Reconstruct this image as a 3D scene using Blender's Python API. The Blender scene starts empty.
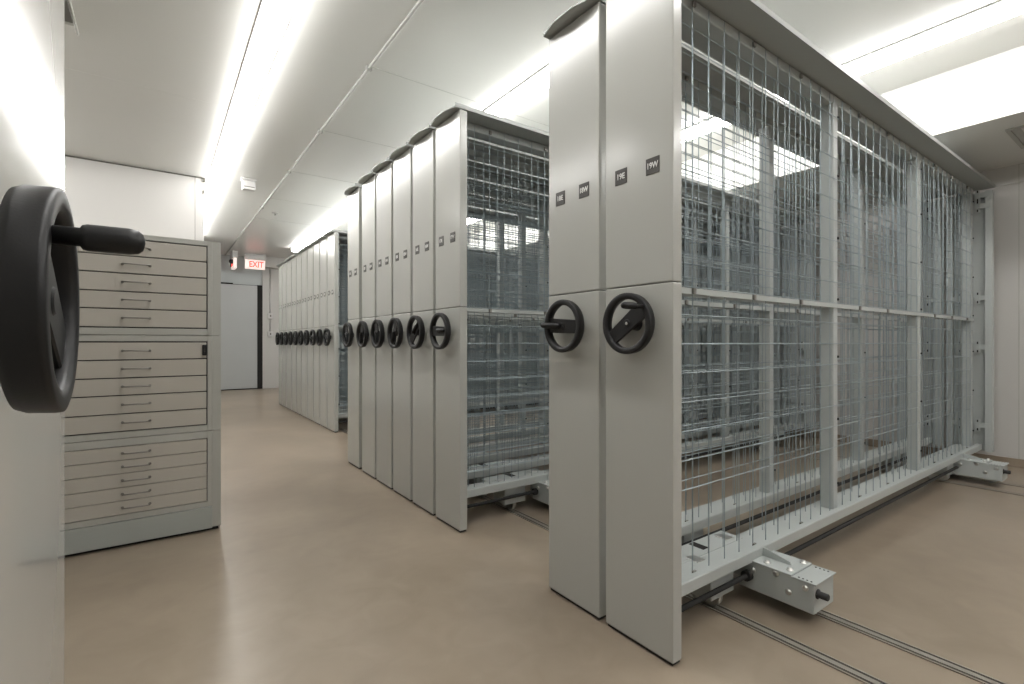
import bpy, bmesh, math, random
from mathutils import Vector, Matrix
random.seed(4)
PI = math.pi
SC = bpy.context.scene
COL = SC.collection

# ------------------------------------------------------------------ materials
def new_mat(name):
    m = bpy.data.materials.new(name); m.use_nodes = True
    nt = m.node_tree
    return m, nt, nt.nodes['Principled BSDF']

def paint(name, col, rough=0.35, metal=0.0, spec=0.5, var=0.03, scale=6.0, bump=0.0, bscale=300.0):
    m, nt, b = new_mat(name)
    b.inputs['Metallic'].default_value = metal
    b.inputs['Specular IOR Level'].default_value = spec
    tc = nt.nodes.new('ShaderNodeTexCoord')
    n = nt.nodes.new('ShaderNodeTexNoise'); n.inputs['Scale'].default_value = scale; n.inputs['Detail'].default_value = 4
    nt.links.new(tc.outputs['Object'], n.inputs['Vector'])
    r = nt.nodes.new('ShaderNodeValToRGB')
    r.color_ramp.elements[0].position = 0.3; r.color_ramp.elements[1].position = 0.7
    r.color_ramp.elements[0].color = tuple(c*(1-var) for c in col)+(1,)
    r.color_ramp.elements[1].color = tuple(min(1, c*(1+var)) for c in col)+(1,)
    nt.links.new(n.outputs['Fac'], r.inputs['Fac'])
    nt.links.new(r.outputs['Color'], b.inputs['Base Color'])
    mr = nt.nodes.new('ShaderNodeMapRange')
    mr.inputs['To Min'].default_value = rough*0.93; mr.inputs['To Max'].default_value = rough*1.07
    nt.links.new(n.outputs['Fac'], mr.inputs['Value']); nt.links.new(mr.outputs['Result'], b.inputs['Roughness'])
    if bump > 0:
        n2 = nt.nodes.new('ShaderNodeTexNoise'); n2.inputs['Scale'].default_value = bscale; n2.inputs['Detail'].default_value = 2
        nt.links.new(tc.outputs['Object'], n2.inputs['Vector'])
        bp = nt.nodes.new('ShaderNodeBump'); bp.inputs['Strength'].default_value = bump; bp.inputs['Distance'].default_value = 0.001
        nt.links.new(n2.outputs['Fac'], bp.inputs['Height']); nt.links.new(bp.outputs['Normal'], b.inputs['Normal'])
    return m

def glow(name, col, strength):
    m, nt, b = new_mat(name)
    b.inputs['Base Color'].default_value = tuple(col)+(1,)
    b.inputs['Emission Color'].default_value = tuple(col)+(1,)
    b.inputs['Emission Strength'].default_value = strength
    return m

def floor_mat():
    m, nt, b = new_mat('polished_concrete')
    tc = nt.nodes.new('ShaderNodeTexCoord')
    n1 = nt.nodes.new('ShaderNodeTexNoise'); n1.inputs['Scale'].default_value = 0.9; n1.inputs['Detail'].default_value = 5; n1.inputs['Distortion'].default_value = 0.5
    n2 = nt.nodes.new('ShaderNodeTexNoise'); n2.inputs['Scale'].default_value = 7; n2.inputs['Detail'].default_value = 6; n2.inputs['Distortion'].default_value = 0.8
    for n in (n1, n2): nt.links.new(tc.outputs['Object'], n.inputs['Vector'])
    mx = nt.nodes.new('ShaderNodeMath'); mx.operation = 'MULTIPLY_ADD'; mx.inputs[1].default_value = 0.35
    nt.links.new(n2.outputs['Fac'], mx.inputs[0]); nt.links.new(n1.outputs['Fac'], mx.inputs[2])
    r = nt.nodes.new('ShaderNodeValToRGB')
    r.color_ramp.elements[0].position = 0.45; r.color_ramp.elements[1].position = 0.9
    r.color_ramp.elements[0].color = FLOOR_A; r.color_ramp.elements[1].color = FLOOR_B
    nt.links.new(mx.outputs[0], r.inputs['Fac']); nt.links.new(r.outputs['Color'], b.inputs['Base Color'])
    mr = nt.nodes.new('ShaderNodeMapRange'); mr.inputs['To Min'].default_value = 0.25; mr.inputs['To Max'].default_value = 0.37
    nt.links.new(n2.outputs['Fac'], mr.inputs['Value']); nt.links.new(mr.outputs['Result'], b.inputs['Roughness'])
    b.inputs['Specular IOR Level'].default_value = 0.5
    bp = nt.nodes.new('ShaderNodeBump'); bp.inputs['Strength'].default_value = 0.15; bp.inputs['Distance'].default_value = 0.004
    nt.links.new(n2.outputs['Fac'], bp.inputs['Height']); nt.links.new(bp.outputs['Normal'], b.inputs['Normal'])
    return m

FLOOR_A = (0.222, 0.178, 0.132, 1); FLOOR_B = (0.350, 0.289, 0.221, 1)
M = {}
M['floor'] = floor_mat()
M['ceiling'] = paint('ceiling_white', (0.70, 0.70, 0.67), 0.30, spec=0.5, var=0.012, scale=1.5)
M['wall'] = paint('wall_white', (0.56, 0.55, 0.525), 0.45, var=0.012, scale=2)
M['wall_far'] = paint('wall_cool_white', (0.50, 0.54, 0.54), 0.45, var=0.012, scale=2)
M['panel'] = paint('panel_powder_coat', (0.415, 0.418, 0.388), 0.19, spec=0.5, var=0.012, scale=3)
M['gloss'] = paint('gloss_powder_coat', (0.40, 0.395, 0.37), 0.09, spec=0.9, var=0.012, scale=3)
M['pipe'] = paint('conduit_grey', (0.40, 0.40, 0.375), 0.4, var=0.02, scale=20)
M['seam'] = paint('panel_seam', (0.53, 0.53, 0.505), 0.4, var=0.02, scale=20)
M['frame'] = paint('frame_powder_coat', (0.42, 0.447, 0.435), 0.35, var=0.02, scale=8)
M['canopy'] = paint('canopy_sheet', (0.36, 0.375, 0.36), 0.4, var=0.02, scale=4)
M['wire'] = paint('galvanised_wire', (0.31, 0.365, 0.388), 0.40, metal=0.45, var=0.05, scale=40)
M['steel'] = paint('bright_steel', (0.62, 0.62, 0.60), 0.32, metal=0.9, var=0.05, scale=60)
M['track'] = paint('track_steel', (0.42, 0.39, 0.34), 0.4, metal=0.7, var=0.06, scale=20)
M['black'] = paint('black_plastic', (0.011, 0.011, 0.0115), 0.45, spec=0.35, var=0.08, scale=30, bump=0.1, bscale=500)
M['rubber'] = paint('black_rubber', (0.02, 0.02, 0.02), 0.7, var=0.1, scale=30)
M['dark'] = paint('dark_gap', (0.012, 0.011, 0.010), 0.8, var=0.1, scale=20)
M['plate'] = paint('number_plate_face', (0.05, 0.047, 0.042), 0.5, var=0.05, scale=30)
M['white_ink'] = paint('white_lettering', (0.72, 0.72, 0.70), 0.5, var=0.02, scale=30)
M['drawer'] = paint('drawer_enamel', (0.46, 0.435, 0.385), 0.3, var=0.012, scale=4)
M['cab'] = paint('cabinet_enamel', (0.42, 0.42, 0.385), 0.33, var=0.012, scale=4)
M['plinth'] = paint('plinth_enamel', (0.37, 0.39, 0.365), 0.33, var=0.012, scale=4)
M['white_plastic'] = paint('white_plastic', (0.60, 0.595, 0.58), 0.4, var=0.01, scale=10)
M['grey_box'] = paint('grey_trough', (0.11, 0.105, 0.088), 0.5, var=0.05, scale=10)
M['lens'] = glow('lamp_lens', (1.0, 0.985, 0.965), 22.0)
M['pull'] = paint('drawer_pull_metal', (0.26, 0.25, 0.23), 0.35, metal=0.8, var=0.05, scale=60)
M['exit_face'] = glow('exit_face', (1.0, 0.86, 0.80), 0.55)
M['exit_red'] = glow('exit_letters', (1.0, 0.09, 0.07), 1.3)
M['door'] = paint('door_enamel', (0.48, 0.495, 0.49), 0.35, var=0.015, scale=3)

# ------------------------------------------------------------------ mesh helper
class MB:
    def __init__(self): self.bm = bmesh.new()
    def box(self, x0, x1, y0, y1, z0, z1, bev=0.0, seg=2):
        bm = bmesh.new() if bev > 0 else self.bm
        v = [bm.verts.new((x, y, z)) for x in (x0, x1) for y in (y0, y1) for z in (z0, z1)]
        for q in ((0,1,3,2),(4,6,7,5),(0,4,5,1),(2,3,7,6),(0,2,6,4),(1,5,7,3)):
            bm.faces.new([v[i] for i in q])
        if bev > 0:
            bmesh.ops.recalc_face_normals(bm, faces=bm.faces[:])
            bmesh.ops.bevel(bm, geom=bm.edges[:], offset=bev, segments=seg, affect='EDGES', profile=0.5)
            self.absorb(bm)
        return self
    def absorb(self, bm, mat=None):
        me = bpy.data.meshes.new('tmp'); bm.to_mesh(me); bm.free()
        if mat is not None: me.transform(mat)
        self.bm.from_mesh(me); bpy.data.meshes.remove(me)
    def prism(self, pts, axis, a, b, bev=0.0):
        """pts: 2D outline, extruded along axis 0/1/2 from a to b"""
        bm = bmesh.new()
        def mk(p, t):
            if axis == 0: return (t, p[0], p[1])
            if axis == 1: return (p[0], t, p[1])
            return (p[0], p[1], t)
        A = [bm.verts.new(mk(p, a)) for p in pts]; B = [bm.verts.new(mk(p, b)) for p in pts]
        n = len(pts)
        bm.faces.new(A); bm.faces.new(B[::-1])
        for i in range(n): bm.faces.new((A[i], B[i], B[(i+1)%n], A[(i+1)%n]))
        bmesh.ops.recalc_face_normals(bm, faces=bm.faces[:])
        if bev > 0: bmesh.ops.bevel(bm, geom=bm.edges[:], offset=bev, segments=1, affect='EDGES')
        self.absorb(bm); return self
    def tube(self, pts, r, seg=8, cap=True):
        """tube through points; r is a number or a list"""
        P = [Vector(p) for p in pts]; n = len(P)
        R = r if isinstance(r, (list, tuple)) else [r]*n
        rings = []
        t0 = (P[1]-P[0]).normalized()
        up = Vector((0,0,1)) if abs(t0.z) < 0.9 else Vector((0,1,0))
        nrm = (up - t0*up.dot(t0)).normalized()
        for i in range(n):
            if i == 0: t = (P[1]-P[0])
            elif i == n-1: t = (P[-1]-P[-2])
            else: t = ((P[i+1]-P[i]).normalized()+(P[i]-P[i-1]).normalized())
            if t.length < 1e-9: t = t0
            t = t.normalized()
            nrm = (nrm - t*nrm.dot(t)).normalized(); bn = t.cross(nrm)
            rings.append([self.bm.verts.new(P[i]+(nrm*math.cos(a)+bn*math.sin(a))*R[i]) for a in [2*PI*k/seg for k in range(seg)]])
        for i in range(n-1):
            for k in range(seg):
                f = self.bm.faces.new((rings[i][k], rings[i][(k+1)%seg], rings[i+1][(k+1)%seg], rings[i+1][k])); f.smooth = seg > 5
        if cap:
            self.bm.faces.new(rings[0][::-1]); self.bm.faces.new(rings[-1])
        return self
    def ring(self, prof, seg=64):
        """closed profile of (x, r) swept round the X axis"""
        n = len(prof); rows = []
        for k in range(seg):
            a = 2*PI*k/seg
            rows.append([self.bm.verts.new((x, r*math.cos(a), r*math.sin(a))) for x, r in prof])
        for k in range(seg):
            A, B = rows[k], rows[(k+1)%seg]
            for i in range(n):
                f = self.bm.faces.new((A[i], A[(i+1)%n], B[(i+1)%n], B[i])); f.smooth = True
        return self
    def lathe(self, prof, origin, axis, seg=20):
        """open profile of (t, r) round an axis from origin"""
        o = Vector(origin); ax = Vector(axis).normalized()
        up = Vector((0,0,1)) if abs(ax.z) < 0.9 else Vector((0,1,0))
        e1 = (up-ax*up.dot(ax)).normalized(); e2 = ax.cross(e1)
        rows = [[self.bm.verts.new(o+ax*t+(e1*math.cos(2*PI*k/seg)+e2*math.sin(2*PI*k/seg))*max(r, 1e-4)) for k in range(seg)] for t, r in prof]
        for i in range(len(rows)-1):
            for k in range(seg):
                f = self.bm.faces.new((rows[i][k], rows[i][(k+1)%seg], rows[i+1][(k+1)%seg], rows[i+1][k])); f.smooth = True
        self.bm.faces.new(rows[0][::-1]); self.bm.faces.new(rows[-1])
        return self
    def build(self, name, mat, parent=None, loc=(0,0,0), rot=(0,0,0), smooth_angle=None):
        bmesh.ops.recalc_face_normals(self.bm, faces=self.bm.faces[:])
        me = bpy.data.meshes.new(name); self.bm.to_mesh(me); self.bm.free()
        me.materials.append(mat)
        o = bpy.data.objects.new(name, me); COL.objects.link(o)
        o.location = loc; o.rotation_euler = rot
        if parent: o.parent = parent
        return o

def thing(name, label, cat, loc=(0,0,0), rz=0.0, group=None):
    o = bpy.data.objects.new(name, None); COL.objects.link(o)
    o.empty_display_size = 0.1
    o.location = loc; o.rotation_euler = (0, 0, rz)
    o['label'] = label; o['category'] = cat
    if group: o['group'] = group
    return o

def tag(o, label, cat, group=None):
    o['label'] = label; o['category'] = cat
    if group: o['group'] = group
    return o

def struct(o):
    o['kind'] = 'structure'; return o

def copy_tree(o, parent=None):
    c = o.copy(); COL.objects.link(c)
    if parent: c.parent = parent
    for ch in list(o.children): copy_tree(ch, c)
    return c

def text_mesh(name, body, size, mat, parent, offset=0.0, extrude=0.0008):
    cu = bpy.data.curves.new('txt', 'FONT'); cu.body = body; cu.size = size
    cu.align_x = 'CENTER'; cu.align_y = 'CENTER'; cu.offset = offset; cu.extrude = extrude; cu.resolution_u = 3
    t = bpy.data.objects.new('txt', cu); COL.objects.link(t)
    bpy.context.view_layer.update()
    me = bpy.data.meshes.new_from_object(t.evaluated_get(bpy.context.evaluated_depsgraph_get()))
    bpy.data.objects.remove(t); bpy.data.curves.remove(cu)
    me.name = name; me.materials.clear(); me.materials.append(mat)
    o = bpy.data.objects.new(name, me); COL.objects.link(o); o.parent = parent
    return o

# ------------------------------------------------------------------ setting
HC = 2.84          # ceiling
XL, XR, YB, YF = -3.4, 5.6, -7.0, 11.9
struct(MB().box(XL-.2, XR+.2, YB-.2, YF+.2, -.12, 0).build('floor', M['floor']))
struct(MB().box(XL-.2, XR+.2, YB-.2, YF+.2, HC, HC+.12).build('ceiling', M['ceiling']))
struct(MB().box(XL-.15, XL, YB-.15, YF+.15, 0, HC).build('wall_left', M['wall']))
struct(MB().box(XL, XR, YB-.15, YB, 0, HC).build('wall_near', M['wall']))
struct(MB().box(XR, XR+.15, YB-.15, YF+.15, 0, HC).build('wall_right', M['wall']))
struct(MB().box(XL, XR, YF, YF+.15, 0, HC).build('wall_far', M['wall_far']))
struct(MB().box(4.35, XR, YB, YF, 2.43, HC).build('wall_bulkhead', M['ceiling']))
struct(MB().box(XL, .417, 6.486, 6.64, 0, HC).build('wall_alcove', M['wall']))
struct(MB().box(.297, .417, 6.64, YF, 0, HC).build('wall_corridor', M['wall']))

tn = [0]
def trim(m, mat):
    tn[0] += 1
    return struct(m.build('trim_%d' % tn[0], mat))
trim(MB().box(XL, .425, 6.476, 6.486, HC-.012, HC), M['grey_box'])            # dark joint over the alcove wall
trim(MB().box(.331, .335, 6.484, 6.487, 0, HC-.012), M['grey_box'])           # panel seam of the alcove wall
trim(MB().box(.405, .43, 6.46, 6.50, HC-.05, HC-.008, .004), M['grey_box'])   # corner clip
trim(MB().box(.405, .425, 6.47, 6.49, 2.66, 2.70, .003), M['grey_box'])
for y in (-4.0, -3.06, -2.12, -1.2, -.1, .84, 1.78, 2.72, 3.66, 4.6):
    trim(MB().box(XR-.002, XR, y-.0025, y+.0025, .0, 2.43), M['cab'])         # seams of the right wall
trim(MB().box(XR-.006, XR, YB, YF, 2.28, 2.283), M['cab'])
for y in (3.22, 4.43, 5.68, 6.9, 8.1):
    trim(MB().box(1.15, 4.35, y-.003, y+.003, HC-.0015, HC), M['seam'])        # ceiling panel seams
trim(MB().box(XL, .46, 4.425, 4.431, HC-.001, HC), M['ceiling'])
struct(MB().box(XR-.012, XR, YB, YF, 0, .07, .003).build('baseboard_right', M['floor']))
trim(MB().box(1.84, 2.6, YF-.06, YF, 0, HC-.0), M['wall'])                    # pier right of the door
trim(MB().box(1.75, 3.2, YF-.25, YF, 2.62, HC), M['wall'])                    # header over the pier

# floor tracks
TX = (1.71, 1.99, 4.6, 4.872)
tl = ['floor track under the carriages, nearer to the front panels, left of the protruding truck',
      'floor track that runs out from under the bolted truck of carriage 19',
      'floor track at the rear of the carriages, second from the right wall',
      'floor track at the rear of the carriages, nearest to the right wall']
for x, lab in zip(TX, tl):
    t = thing('floor_track', lab, 'floor track', (x, 0, 0), group='floor tracks')
    MB().box(-.026, .026, -6.0, 9.2, -.004, .0012).build('groove', M['dark'], t)
    for a, b in ((-.026, -.019), (-.010, .010), (.019, .026)):
        MB().box(a, b, -6.0, 9.2, -.004, .0042).build('rail', M['track'], t)

# ------------------------------------------------------------------ handwheel (axis X, panel face at x=0, wheel towards -x)
def handwheel(parent, loc, angle, fold=False, gl=1.0):
    r = .0995
    prof = [(-.0585, r-.004), (-.0575, r-.0005), (-.053, r), (-.036, r-.001), (-.029, r-.004), (-.027, r-.010),
            (-.030, r-.017), (-.040, r-.0205), (-.052, r-.0215), (-.0575, r-.0190), (-.0590, r-.011)]
    w = MB().ring(prof, 72).build('handwheel', M['black'], parent, loc, (angle, 0, 0))
    s = MB()
    s.prism([(-.084, -.024), (.084, -.029), (.084, .029), (-.084, .024)], 0, -.050, -.040, .002)
    s.build('spoke', M['black'], w)
    MB().lathe([(-.052, .011), (-.047, .0165), (-.030, .020), (0, .023)], (0, 0, 0), (1, 0, 0), 24).build('hub', M['black'], w)
    if gl == 1.0: MB().lathe([(-.0535, .003), (-.0525, .005), (-.049, .005)], (0, 0, 0), (1, 0, 0), 12).build('screw', M['steel'], w)
    g = MB()
    gp = [(0, .0072), (.038, .0075), (.040, .0098), (.045, .0108), (.085, .0110), (.095, .0098), (.100, .0065), (.102, .001)]
    gp2 = [(0, .0072), (.010, .0078), (.014, .0105), (.045, .0112), (.075, .0112), (.088, .0100), (.094, .0065), (.096, .001)]
    if fold == 2: g.lathe([(t*.85, q*.9) for t, q in gp2], (-.054, -.066, .004), (-.03, .99, .0), 18)
    elif fold: g.lathe(gp2, (-.058, .005, 0), (-.15, .985, .0), 18)
    else: g.lathe([(t*gl, q) for t, q in gp], (-.050, .086, 0), (-1, 0, 0), 18)
    g.build('grip', M['black'], w)
    MB().lathe([(-.004, .013), (.004, .013)], (-.050, .086 if not fold else .008, 0), (1, 0, 0), 18).build('pivot', M['black'], w)
    return w

# ------------------------------------------------------------------ mobile carriage
X1, YA, W, P = 1.2833, .9404, .281, .312
T = 2.228; SEAM = 1.188; HW = W/2
POSTX = (.062, 1.447, 2.707, 3.967)
WIRES = [.068+.1016*k for k in range(12)]

def wire_panel_mesh(x_len, z0, z1, side, wires, rows=7):
    m = MB(); r = .0021
    def bar(a, b):
        m.tube([a, b], r, 4, True)
    for x in wires: bar((x, side*.0335, z0), (x, side*.0335, z1))
    zt, nr = (1.0966, rows) if z1 < 1.3 else (2.11, 10)
    for k in range(nr): bar((0, side*.0375, zt-.1016*k), (x_len, side*.0375, zt-.1016*k))
    return m

def canopy_outline(hw):
    e = .1405
    return [(-.027, -e), (-.052, -.050), (-.052, .050), (-.027, e), (4.10, e), (4.10, -e)]

def make_carriage():
    t = thing('storage_carriage', '', 'storage carriage', (X1, YA+HW, 0), group='mobile storage carriages')
    # front panels
    MB().box(0, .045, -HW, HW, .012, SEAM-.0012, .004, 2).build('lower_panel', M['panel'], t)
    MB().box(0, .045, -HW, HW, SEAM+.0012, T-.004, .004, 2).build('upper_panel', M['panel'], t)
    MB().box(.006, .042, -HW+.006, HW-.006, .002, .014).build('floor_gap_shade', M['dark'], t)  # dark strip standing in for the shadow in the gap under the panel
    # canopy with a turned-up lip
    c = MB(); c.prism(canopy_outline(HW), 2, T, T+.006)
    for s in (-1, 1): c.box(-.028, 4.10, s*.1405-.0015, s*.1405+.0015, T, T+.022)
    c.build('canopy', M['canopy'], t)
    # frame
    for x in POSTX:
        p = MB().box(x-.025, x+.025, -.030, .030, .160, T-.001, .004, 1).build('post', M['frame'], t)
        for z in (.30, .62, .93, 1.215, 1.52, 1.83, 2.12):
            MB().box(x+.015-x, x+.027-x, -.0370, -.0300, z-.006, z+.006, .002, 1).build('mesh_clip', M['rubber'], p, (x, 0, 0))
    MB().box(.036, 3.992, -.028, .028, T-.045, T-.002, .003, 1).build('top_rail', M['frame'], t)
    MB().box(.036, 3.992, -.020, .020, 1.172, 1.190, .002, 1).build('middle_rail', M['frame'], t)
    for side in (-1, 1):
        y = side*.0345
        m = MB().box(.036, 3.992, min(y-.003, y+.003), max(y-.003, y+.003), 1.172, 1.192).build('mesh_trim', M['frame'], t)
    lowm = {}; upm = {}
    for side in (-1, 1):
        for i in range(3):
            x0 = POSTX[i]
            for nm, store, z0, z1 in (('lower', lowm, .180, 1.178), ('upper', upm, 1.190, T-.012)):
                key = (side, i == 0)
                if key not in store:
                    xs = [x+POSTX[1]-POSTX[0]-1.26 for x in [.068-.1016]+WIRES] if i == 0 else WIRES
                    o = wire_panel_mesh(POSTX[i+1]-POSTX[i], z0, z1, side, xs).build('wire_panel', M['wire'], t, (x0, 0, 0)); store[key] = o.data
                else:
                    o = bpy.data.objects.new('wire_panel', store[key]); COL.objects.link(o); o.parent = t; o.location = (x0, 0, 0)
    for z in (2.196, 1.182, .186):
        for x in (.255, .66, 1.06, 1.72, 2.12, 2.98, 3.38, 3.78):
            MB().box(x-.009, x+.009, -.046, -.036, z-.010, z+.010, .002, 1).build('rail_clip', M['pull'], t)
    # base
    b = MB()
    b.prism([(-.0825, .158), (-.0825, .196), (-.080, .199), (-.055, .199), (-.052, .196), (-.052, .158)], 0, .030, 4.0)
    b.build('side_rail', M['frame'], t)
    MB().prism([(.060, .120), (.060, .165), (.074, .165), (.074, .120)], 0, .030, 4.0).build('side_rail', M['frame'], t)
    MB().box(.040, 4.0, -.0515, .075, .166, .176, .001, 1).build('base_deck', M['frame'], t)
    MB().box(.300, .720, .040, .140, .1665, .1775, .001, 1).build('base_deck', M['frame'], t)
    MB().box(.475, .512, .066, .134, .1765, .1785).build('deck_opening', M['dark'], t)
    MB().box(.352, .402, .010, .062, .1765, .180, .001, 1).build('deck_plate', M['steel'], t)
    MB().box(.636, .684, .066, .120, .1775, .181, .001, 1).build('deck_plate', M['steel'], t)
    for x in (1.447, 2.707, 3.967, 3.32):
        MB().box(x-.05, x+.05, -.050, .060, .130, .166, .001, 1).build('cross_member', M['frame'], t)
    for x in (TX[0]-X1, TX[1]-X1, TX[2]-X1, TX[3]-X1):
        h = MB().box(x-.075, x+.075, -.046, .075, .055, .156, .003, 1).build('wheel_housing', M['frame'], t)
        MB().lathe([(-.012, .036), (-.010, .040), (.010, .040), (.012, .036)], (0, -.0, 0), (1, 0, 0), 20).build('track_wheel', M['steel'], h, (x, 0, .0445))
        MB().lathe([(-.012, .036), (-.010, .040), (.010, .040), (.012, .036)], (0, .05, 0), (1, 0, 0), 20).build('track_wheel', M['steel'], h, (x, 0, .0445))
    MB().tube([(.04, -.066, .104), (3.6, -.066, .104)], .0095, 12).build('drive_shaft', M['rubber'], t)
    MB().lathe([(-.012, .020), (.010, .020), (.014, .016)], (.560, -.066, .104), (1, 0, 0), 16).build('shaft_collar', M['rubber'], t)
    # rear
    MB().box(4.055, 4.07, -HW, HW, .14, T-.03, .002, 1).build('rear_panel', M['frame'], t)
    for s in (-1, 1):
        MB().box(4.015, 4.055, s*HW-(.045 if s > 0 else 0), s*HW+(.045 if s < 0 else 0), .14, T-.03, .002, 1).build('rear_flange', M['frame'], t)
        for z in (.345, .965, 1.355, 2.08, 2.165):
            k = MB()
            k.box(4.012, 4.020, min(s*.045, s*.125), max(s*.045, s*.125), z-.018, z+.018)
            k.box(4.008, 4.016, min(s*.042, s*.068), max(s*.042, s*.068), z-.048, z+.048)
            kk = k.build('rear_bracket', M['frame'], t)
            for dz in (-.033, .033):
                MB().box(4.005, 4.010, s*.055-.004, s*.055+.004, z+dz-.009, z+dz+.009).build('bolt_hole', M['dark'], kk)
    return t

def make_truck(t, x):
    """track truck that sticks out of the base towards -y; x is local centre"""
    y1, y0 = -.079, -.300
    k = MB()
    k.box(x-.082, x-.074, y0+.0, y1+.05, .052, .156, .001, 1)         # left cheek
    k.box(x+.066, x+.074, y0+.0, y1+.05, .052, .156, .001, 1)         # right cheek
    k.box(x-.078, x+.070, y0, y0+.008, .052, .150, .001, 1)           # end plate
    tr = k.build('track_truck', M['frame'], t)
    MB().box(x-.085, x+.080, y0+.075, y1+.01, .156, .164, .0015, 1).build('top_plate', M['frame'], tr)
    MB().box(x-.085, x+.080, y0-.008, y0+.073, .1545, .160, .0015, 1).build('cover_plate', M['frame'], tr)
    g = MB(); g.prism([(y1-.0, .164), (y1-.0, .197), (y1-.03, .192), (y1-.105, .175), (y1-.11, .164)], 0, x-.006, x+.0)
    g.build('gusset', M['frame'], tr)
    for bx, by in ((x-.055, y1-.045), (x-.05, y0+.095), (x+.055, y0+.095)):
        MB().lathe([(0, .013), (.002, .013), (.003, .0085), (.009, .008), (.0105, .006)], (bx, by, .164), (0, 0, 1), 14).build('bolt', M['steel'], tr)
    for by, bz in ((y1-.005, .128), (y0+.13, .148), (y0+.085, .098), (y0+.028, .135)):
        MB().lathe([(0, .011), (.002, .011), (.003, .007), (.007, .007)], (x-.082, by, bz), (-1, 0, 0), 12).build('bolt', M['steel'], tr)
    for i in range(4):
        for sx in (-.072, .062):
            MB().lathe([(0, .0035), (.0012, .003)], (x+sx+.0, y0+.012+.014*i, .160), (0, 0, 1), 8).build('rivet', M['dark'], tr)
    MB().lathe([(0, .017), (.004, .017), (.005, .012), (.034, .012), (.036, .010)], (x-.055, y0, .118), (0, -1, 0), 18).build('bumper', M['rubber'], tr)
    MB().lathe([(-.012, .040), (-.010, .044), (.010, .044), (.012, .040)], (0, y0+.08, 0), (1, 0, 0), 22).build('track_wheel', M['steel'], tr, (x+.055, 0, .048))
    return tr

def number_plates(t, no):
    for y, ch in ((.068, 'E'), (-.064, 'W')):
        p = MB().box(-.0025, .001, -.026, .026, -.026, .026, .0006, 1).build('number_plate', M['plate'], t, (0, y, 1.565))
        o = text_mesh('plate_text', '%d%s' % (no, ch), .0255, M['white_ink'], p, offset=.0004)
        o.rotation_euler = (PI/2, 0, -PI/2); o.location = (-.0028, 0, 0); o.scale = (.86 if ch == 'W' else .95, 1.05, 1)

proto = make_carriage()
ORD = ['nearest', 'second', 'third', 'fourth', 'fifth', 'sixth', 'seventh', 'eighth', 'ninth', 'last']
spots = []
spots.append((X1, YA+HW, 19, 'pale grey storage carriage numbered 19, closest to the camera, its wire mesh facing open floor', 144, False, True))
spots.append((X1, YA+P+HW, 18, 'pale grey storage carriage numbered 18, tight behind the nearest carriage', 3, True, False))
YM = 2.2549
angs = [(2, 2), (-42, 2), (112, 2), (75, 2), (100, 2), (60, 2)]
for k in range(6):
    y = YM+P*k+HW+(.041 if k == 5 else 0)
    lab = ['carriage at the near end of the middle block of six, mesh side exposed',
           'carriage of the middle block, second of six from the near end',
           'carriage of the middle block, third of six from the near end',
           'carriage of the middle block, fourth of six from the near end',
           'carriage of the middle block, fifth of six from the near end',
           'carriage at the far end of the middle block of six, behind a wider gap'][k]
    spots.append((X1, y, 17-k, lab, angs[k][0], angs[k][1], k == 0))
YC, XC, PC = 5.5836, 1.5868, .3135
for k in range(10):
    lab = ('carriage at the near end of the far row of ten, mesh strip showing' if k == 0 else
           'carriage at the far end of the far row of ten, next to the door wall' if k == 9 else
           'carriage of the far row, %s of ten from its near end' % ORD[k])
    spots.append((XC, YC+PC*k+HW, 11-k, lab, 30+77*k, 2, False))
# the carriages of the two longer blocks have cross wires right down to the base
lower_full = {}
for o in proto.children:
    if o.name.startswith('wire_panel') and max(v.co.z for v in o.data.vertices) < 1.5 and o.data.name not in lower_full:
        ys = [v.co.y for v in o.data.vertices]; side = 1 if sum(ys) > 0 else -1
        first = o.location.x < .5
        xs = [x+POSTX[1]-POSTX[0]-1.26 for x in [.068-.1016]+WIRES] if first else WIRES
        q = wire_panel_mesh(POSTX[1]-POSTX[0] if first else 1.26, .180, 1.178, side, xs, 9).build('wire_panel', M['wire'])
        lower_full[o.data.name] = q.data; bpy.data.objects.remove(q)
carr = []
for i, (x, y, no, lab, ang, fold, truck) in enumerate(spots):
    c = proto if i == 0 else copy_tree(proto)
    c.location = (x, y, 0); c['label'] = lab; carr.append(c)
    if i >= 2:
        for o in c.children:
            if o.type == 'MESH' and o.data.name in lower_full: o.data = lower_full[o.data.name]
for i, (x, y, no, lab, ang, fold, truck) in enumerate(spots):
    c = carr[i]
    handwheel(c, (0, 0, 1.062), math.radians(ang), fold)
    number_plates(c, no)
    if truck:
        make_truck(c, .652)
        if i == 0: make_truck(c, 3.47)

# ------------------------------------------------------------------ near carriage at the left, its panel runs out of frame
L = thing('storage_carriage', 'wide glossy white carriage panel at the left edge with the big black handwheel close up', 'storage carriage', (-.13, .637, 0), PI, 'mobile storage carriages')
HL = .498
MB().box(0, .036, -HL, HL, .012, T-.004, .003, 2).build('end_panel', M['gloss'], L)
MB().box(.006, .034, -HL+.006, HL-.006, .002, .014).build('floor_gap_shade', M['dark'], L)  # same painted gap shadow below the wide panel
MB().box(.0, 2.9, -HL-.01, HL+.01, T, T+.02, .002, 1).build('canopy', M['canopy'], L)
MB().box(.036, 2.8, -HL+.03, HL-.03, .06, .16, .003, 1).build('base_frame', M['frame'], L)
for s in (-1, 1):
    for x in (.9, 1.85, 2.78):
        MB().box(x-.025, x+.025, s*(HL-.09)-.025, s*(HL-.09)+.025, .16, T-.001, .003, 1).build('post', M['frame'], L)
for z in (.5, .95, 1.4, 1.85):
    MB().box(.036, 2.8, -HL+.04, HL-.04, z, z+.03, .002, 1).build('shelf', M['frame'], L)
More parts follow.
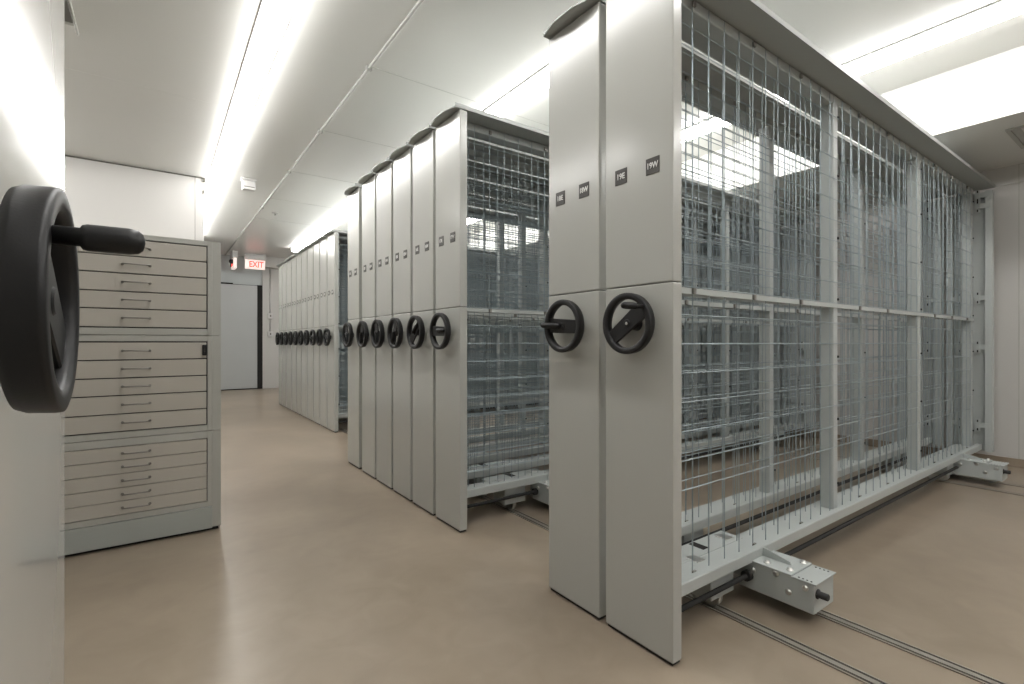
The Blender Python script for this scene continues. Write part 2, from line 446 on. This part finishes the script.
handwheel(L, (-.004, .040, 1.037), math.radians(34), False, .66)

# ------------------------------------------------------------------ flat file cabinets
CX0, CX1, CY = -1.05, .274, 3.06
def drawer_pull(parent, x0, x1, z):
    y = CY-.004
    m = MB(); r = .0033
    pts = [(x0, y+.004, z)]
    for a in range(0, 91, 30):
        pts.append((x0+.008-.008*math.cos(math.radians(a)), y-.018-.008*math.sin(math.radians(a)), z))
    for a in range(90, -1, -30):
        pts.append((x1-.008+.008*math.cos(math.radians(a)), y-.018-.008*math.sin(math.radians(a)), z))
    pts.append((x1, y+.004, z))
    m.tube(pts, r, 8)
    for x in (x0, x1): m.lathe([(0, .0065), (.003, .0055)], (x, y, z), (0, -1, 0), 10)
    return m.build('handle', M['pull'], parent)

mods = [(1.037, 1.539, (1.508, 1.425, 1.339, 1.25, 1.165, 1.075), .0055, 'flat file cabinet of five drawers, topmost of its stack of three'),
        (.533, 1.037, (1.003, .915, .827, .742, .652, .567), .0055, 'flat file cabinet of five drawers with a black latch, middle of its stack'),
        (.0, .533, (.493, .427, .362, .294, .229, .162), .003, 'flat file cabinet of five shallow drawers on a plinth, bottom of its stack')]
for mi, (z0, z1, zs, gap, lab) in enumerate(mods):
    c = thing('flat_file_cabinet', lab, 'cabinet', (0, 0, z0), group='stacked flat file cabinets')
    def bd(m, nm, mat, par=c, z=z0): return m.build(nm, mat, par, (0, 0, -z))
    D0, D1 = -.985, .211
    zb = zs[-1]-.028; zt = zs[0]
    base0 = .130 if mi == 2 else z0
    k = MB()
    lo = z0+.001 if mi < 2 else .02
    k.box(CX0, CX0+.039, CY+.004, CY+.85, lo, z1-.001)
    k.box(CX1-.039, CX1, CY+.004, CY+.85, lo, z1-.001)
    k.box(CX0+.039, CX1-.039, CY+.83, CY+.85, lo, z1-.001)
    k.box(CX0+.039, CX1-.039, CY+.022, CY+.83, z1-.02, z1-.001)
    bd(k, 'body', M['cab'])
    f = MB()
    f.box(CX0+.0395, D0-.002, CY, CY+.02, base0+.0015, z1-.0015, .0015, 1)
    f.box(D1+.002, CX1-.0395, CY, CY+.02, base0+.0015, z1-.0015, .0015, 1)
    f.box(D0-.002, D1+.002, CY, CY+.02, zt+gap*.6, z1-.0015, .0015, 1)
    f.box(D0-.002, D1+.002, CY, CY+.02, base0+.0015, zs[-1]-gap*.6, .0015, 1)
    bd(f, 'front_frame', M['cab'])
    bd(MB().box(CX0+.045, CX1-.045, CY+.022, CY+.03, base0+.01, z1-.01), 'recess', M['dark'])
    for i in range(5):
        dr = bd(MB().box(D0+gap*.5, D1-gap*.6, CY-.001, CY+.02, zs[i+1]+gap*.5, zs[i]-gap*.5, .0012, 1), 'drawer', M['drawer'])
        zm = (zs[i]+zs[i+1])/2+.001
        for x0, x1 in ((-.141, -.033), (-.744, -.636)):
            h = drawer_pull(dr, x0, x1, zm)
        if mi == 1 and i == 0:
            lk = MB(); lk.box(D1-.022, D1-.001, CY-.016, CY-.001, zs[1]+.018, zs[0]-.014, .003, 1)
            lk.lathe([(0, .007), (.008, .006)], (D1-.012, CY-.016, zm), (0, -1, 0), 12)
            lk.build('latch', M['black'], dr)
    if mi == 2:
        bd(MB().box(CX0+.0395, CX1-.0395, CY-.004, CY+.03, .016, .129, .002, 1), 'plinth', M['plinth'])
        bd(MB().box(CX0+.02, CX1-.01, CY+.02, CY+.83, .0, .022), 'plinth_gap_shade', M['dark'])  # dark slab in place of the shaded gap below the plinth
# ------------------------------------------------------------------ ceiling lights
def strip_light(x, y0, y1, lab):
    t = thing('strip_light', lab, 'ceiling light', (x, 0, HC), group='linear ceiling lights')
    MB().box(-.078, .078, y0, y1, -.011, 0, .002, 1).build('housing', M['white_plastic'], t)
    m = MB()
    pr = [(-.058, -.010), (-.060, -.030)] + [(-.060*math.cos(a), -.038-.034*math.sin(a)) for a in [PI*k/12 for k in range(13)]] + [(.060, -.030), (.058, -.010)]
    m.prism(pr, 1, y0+.02, y1-.02)
    m.build('diffuser', M['lens'], t)
    for y in (y0, y1-.02): MB().box(-.064, .064, y, y+.02, -.076, -.010, .004, 1).build('end_cap', M['white_plastic'], t)
    return t
strip_light(.53, -1.5, 10.0, 'long linear ceiling light over the aisle, running past the alcove corner')
strip_light(-1.08, 3.0, 6.2, 'added unseen ceiling light on the left, brightening the left ceiling and wall')  # added lamp, hidden by the left panel, lifts left ceiling and alcove wall
strip_light(2.17, -4.0, 10.3, 'linear ceiling light over the carriages just behind their front panels')
strip_light(3.75, -6.5, 10.3, 'linear ceiling light over the rear half of carriages, left of the bulkhead')

# ------------------------------------------------------------------ ceiling services
t = thing('ceiling_conduit', 'thin pale conduit pipe along the ceiling between the two nearer lights', 'conduit', (1.14, 0, HC))
MB().tube([(0, -6.9, -.014), (0, 11.85, -.014)], .011, 10).build('pipe', M['pipe'], t)
for y in (-2.0, -.4, 1.2, 3.22, 4.43, 5.68, 7.4, 9.2):
    MB().box(-.02, .02, y-.012, y+.012, -.029, 0, .003, 1).build('clamp', M['pipe'], t)
t = thing('ceiling_detector', 'small white boxy detector on the ceiling right of the aisle light', 'detector', (.83, 6.25, HC))
MB().box(-.075, .075, -.05, .05, -.022, 0, .004, 1).build('base', M['white_plastic'], t)
MB().box(-.065, .065, -.045, .045, -.125, -.022, .010, 2).build('body', M['white_plastic'], t)
MB().box(-.055, .055, -.047, -.044, -.098, -.090).build('slot', M['grey_box'], t)
t = thing('sprinkler_head', 'tiny white sprinkler cover on the ceiling near the exit sign', 'sprinkler', (1.35, 7.65, HC))
MB().lathe([(0, .045), (.006, .043), (.012, .025)], (0, 0, 0), (0, 0, -1), 20).build('cover', M['white_plastic'], t)
MB().lathe([(.012, .012), (.03, .010), (.034, .018), (.036, .018)], (0, 0, 0), (0, 0, -1), 14).build('head', M['steel'], t)
t = thing('cable_trough', 'dark grey ceiling trough at the upper left, end on', 'cable trough', (-.437, 0, HC))
MB().box(-.045, .045, -2.8, 3.73, -.028, 0, .002, 1).build('trough', M['grey_box'], t)
MB().box(.046, .056, -2.8, 3.88, -.020, 0, .002, 1).build('side_strip', M['cab'], t)
MB().box(.0, .045, 3.731, 3.79, -.014, 0, .002, 1).build('end_bracket', M['cab'], t)
t = thing('ceiling_vent', 'square vent under the bulkhead at the right edge', 'vent', (4.88, .50, 2.43))
for a in ((-.26, .26, -.26, -.235), (-.26, .26, .235, .26), (-.26, -.235, -.235, .235), (.235, .26, -.235, .235)):
    MB().box(a[0], a[1], a[2], a[3], -.012, 0, .002, 1).build('frame', M['cab'], t)
for k in range(9):
    y = -.21+.0525*k
    MB().prism([(y-.018, -.002), (y+.014, -.011), (y+.018, -.011), (y-.014, -.002)], 0, -.235, .235).build('slat', M['cab'], t)

# ------------------------------------------------------------------ far wall: door, exit signs, conduit
d = bpy.data.objects.new('door_1', None); COL.objects.link(d); struct(d); d.location = (0, YF, 0)
MB().box(.43, 1.74, -.05, -.012, .02, 2.225, .003, 1).build('slab', M['door'], d)
MB().box(1.74, 1.842, -.06, -.002, 0, 2.24).build('dark_jamb', M['dark'], d)
MB().box(.43, 1.75, -.045, -.004, .002, .022).build('sill', M['dark'], d)
MB().box(.43, 1.28, -.07, -.004, 2.228, 2.255).build('door_gap_shade', M['dark'], d)  # dark bar painted as the shaded gap along the door top
MB().box(.43, 1.74, -.04, -.004, 2.224, 2.234).build('head_gap', M['dark'], d)

t = thing('exit_sign', 'lit white sign with red EXIT lettering hanging at the end of the corridor', 'exit sign', (1.64, 11.45, 0), group='exit signs')
MB().box(-.20, .20, -.05, .05, 2.715, 2.838, .006, 1).build('canopy', M['white_plastic'], t)
sg = MB().box(-.185, .185, -.022, .022, 2.525, 2.714, .006, 2).build('sign_box', M['exit_face'], t)
o = text_mesh('lettering', 'EXIT', .175, M['exit_red'], sg, offset=.004, extrude=.002)
o.rotation_euler = (PI/2, 0, 0); o.location = (.02, -.0235, 2.618); o.scale = (.76, 1, 1)
t = thing('exit_sign', 'exit sign seen edge on, left of the lit EXIT sign', 'exit sign', (1.255, 11.45, 0), group='exit signs')
MB().box(-.05, .05, -.20, .20, 2.70, 2.838, .006, 1).build('canopy', M['white_plastic'], t)
sg = MB().box(-.030, .030, -.185, .185, 2.50, 2.70, .006, 2).build('sign_box', M['exit_face'], t)
MB().box(-.032, -.028, -.13, .13, 2.55, 2.66).build('lit_legend', M['exit_red'], sg)
MB().lathe([(0, .05), (.05, .045), (.07, .02)], (-.03, -.12, 2.63), (-1, 0, 0), 14).build('lamp_head', M['black'], t)
MB().tube([(-.07, -.12, 2.60), (-.07, -.12, 2.52)], .012, 8).build('bracket', M['black'], t)
t = thing('wall_conduit', 'vertical pipe with two small boxes beside the far door', 'conduit', (1.99, YF-.075, 0))
MB().tube([(0, 0, 1.188), (0, 0, HC-.22)], .012, 10).build('pipe', M['steel'], t)
for z in (1.188, 1.582):
    b = MB().box(-.055, .055, -.045, .0, z-.06, z+.06, .005, 1).build('switch_box', M['white_plastic'], t)
    MB().box(-.012, .012, -.052, -.045, z-.02, z+.02, .002, 1).build('switch', M['grey_box'], b)

# ------------------------------------------------------------------ world, camera, view
w = bpy.data.worlds.new('World'); SC.world = w; w.use_nodes = True
w.node_tree.nodes['Background'].inputs['Color'].default_value = (.5, .5, .5, 1)
w.node_tree.nodes['Background'].inputs['Strength'].default_value = 0.0
cam = bpy.data.cameras.new('camera'); co = bpy.data.objects.new('camera', cam); COL.objects.link(co)
co.location = (0, 0, 1); co.rotation_euler = (PI/2, 0, -.6226)
cam.sensor_width = 36; cam.lens = 493.1/1024*36; cam.shift_y = .6/1024; cam.clip_start = .01
SC.camera = co
SC.view_settings.view_transform = 'Standard'; SC.view_settings.look = 'None'
SC.view_settings.gamma = 1; SC.view_settings.use_curve_mapping = False
SC.view_settings.exposure = 0.0
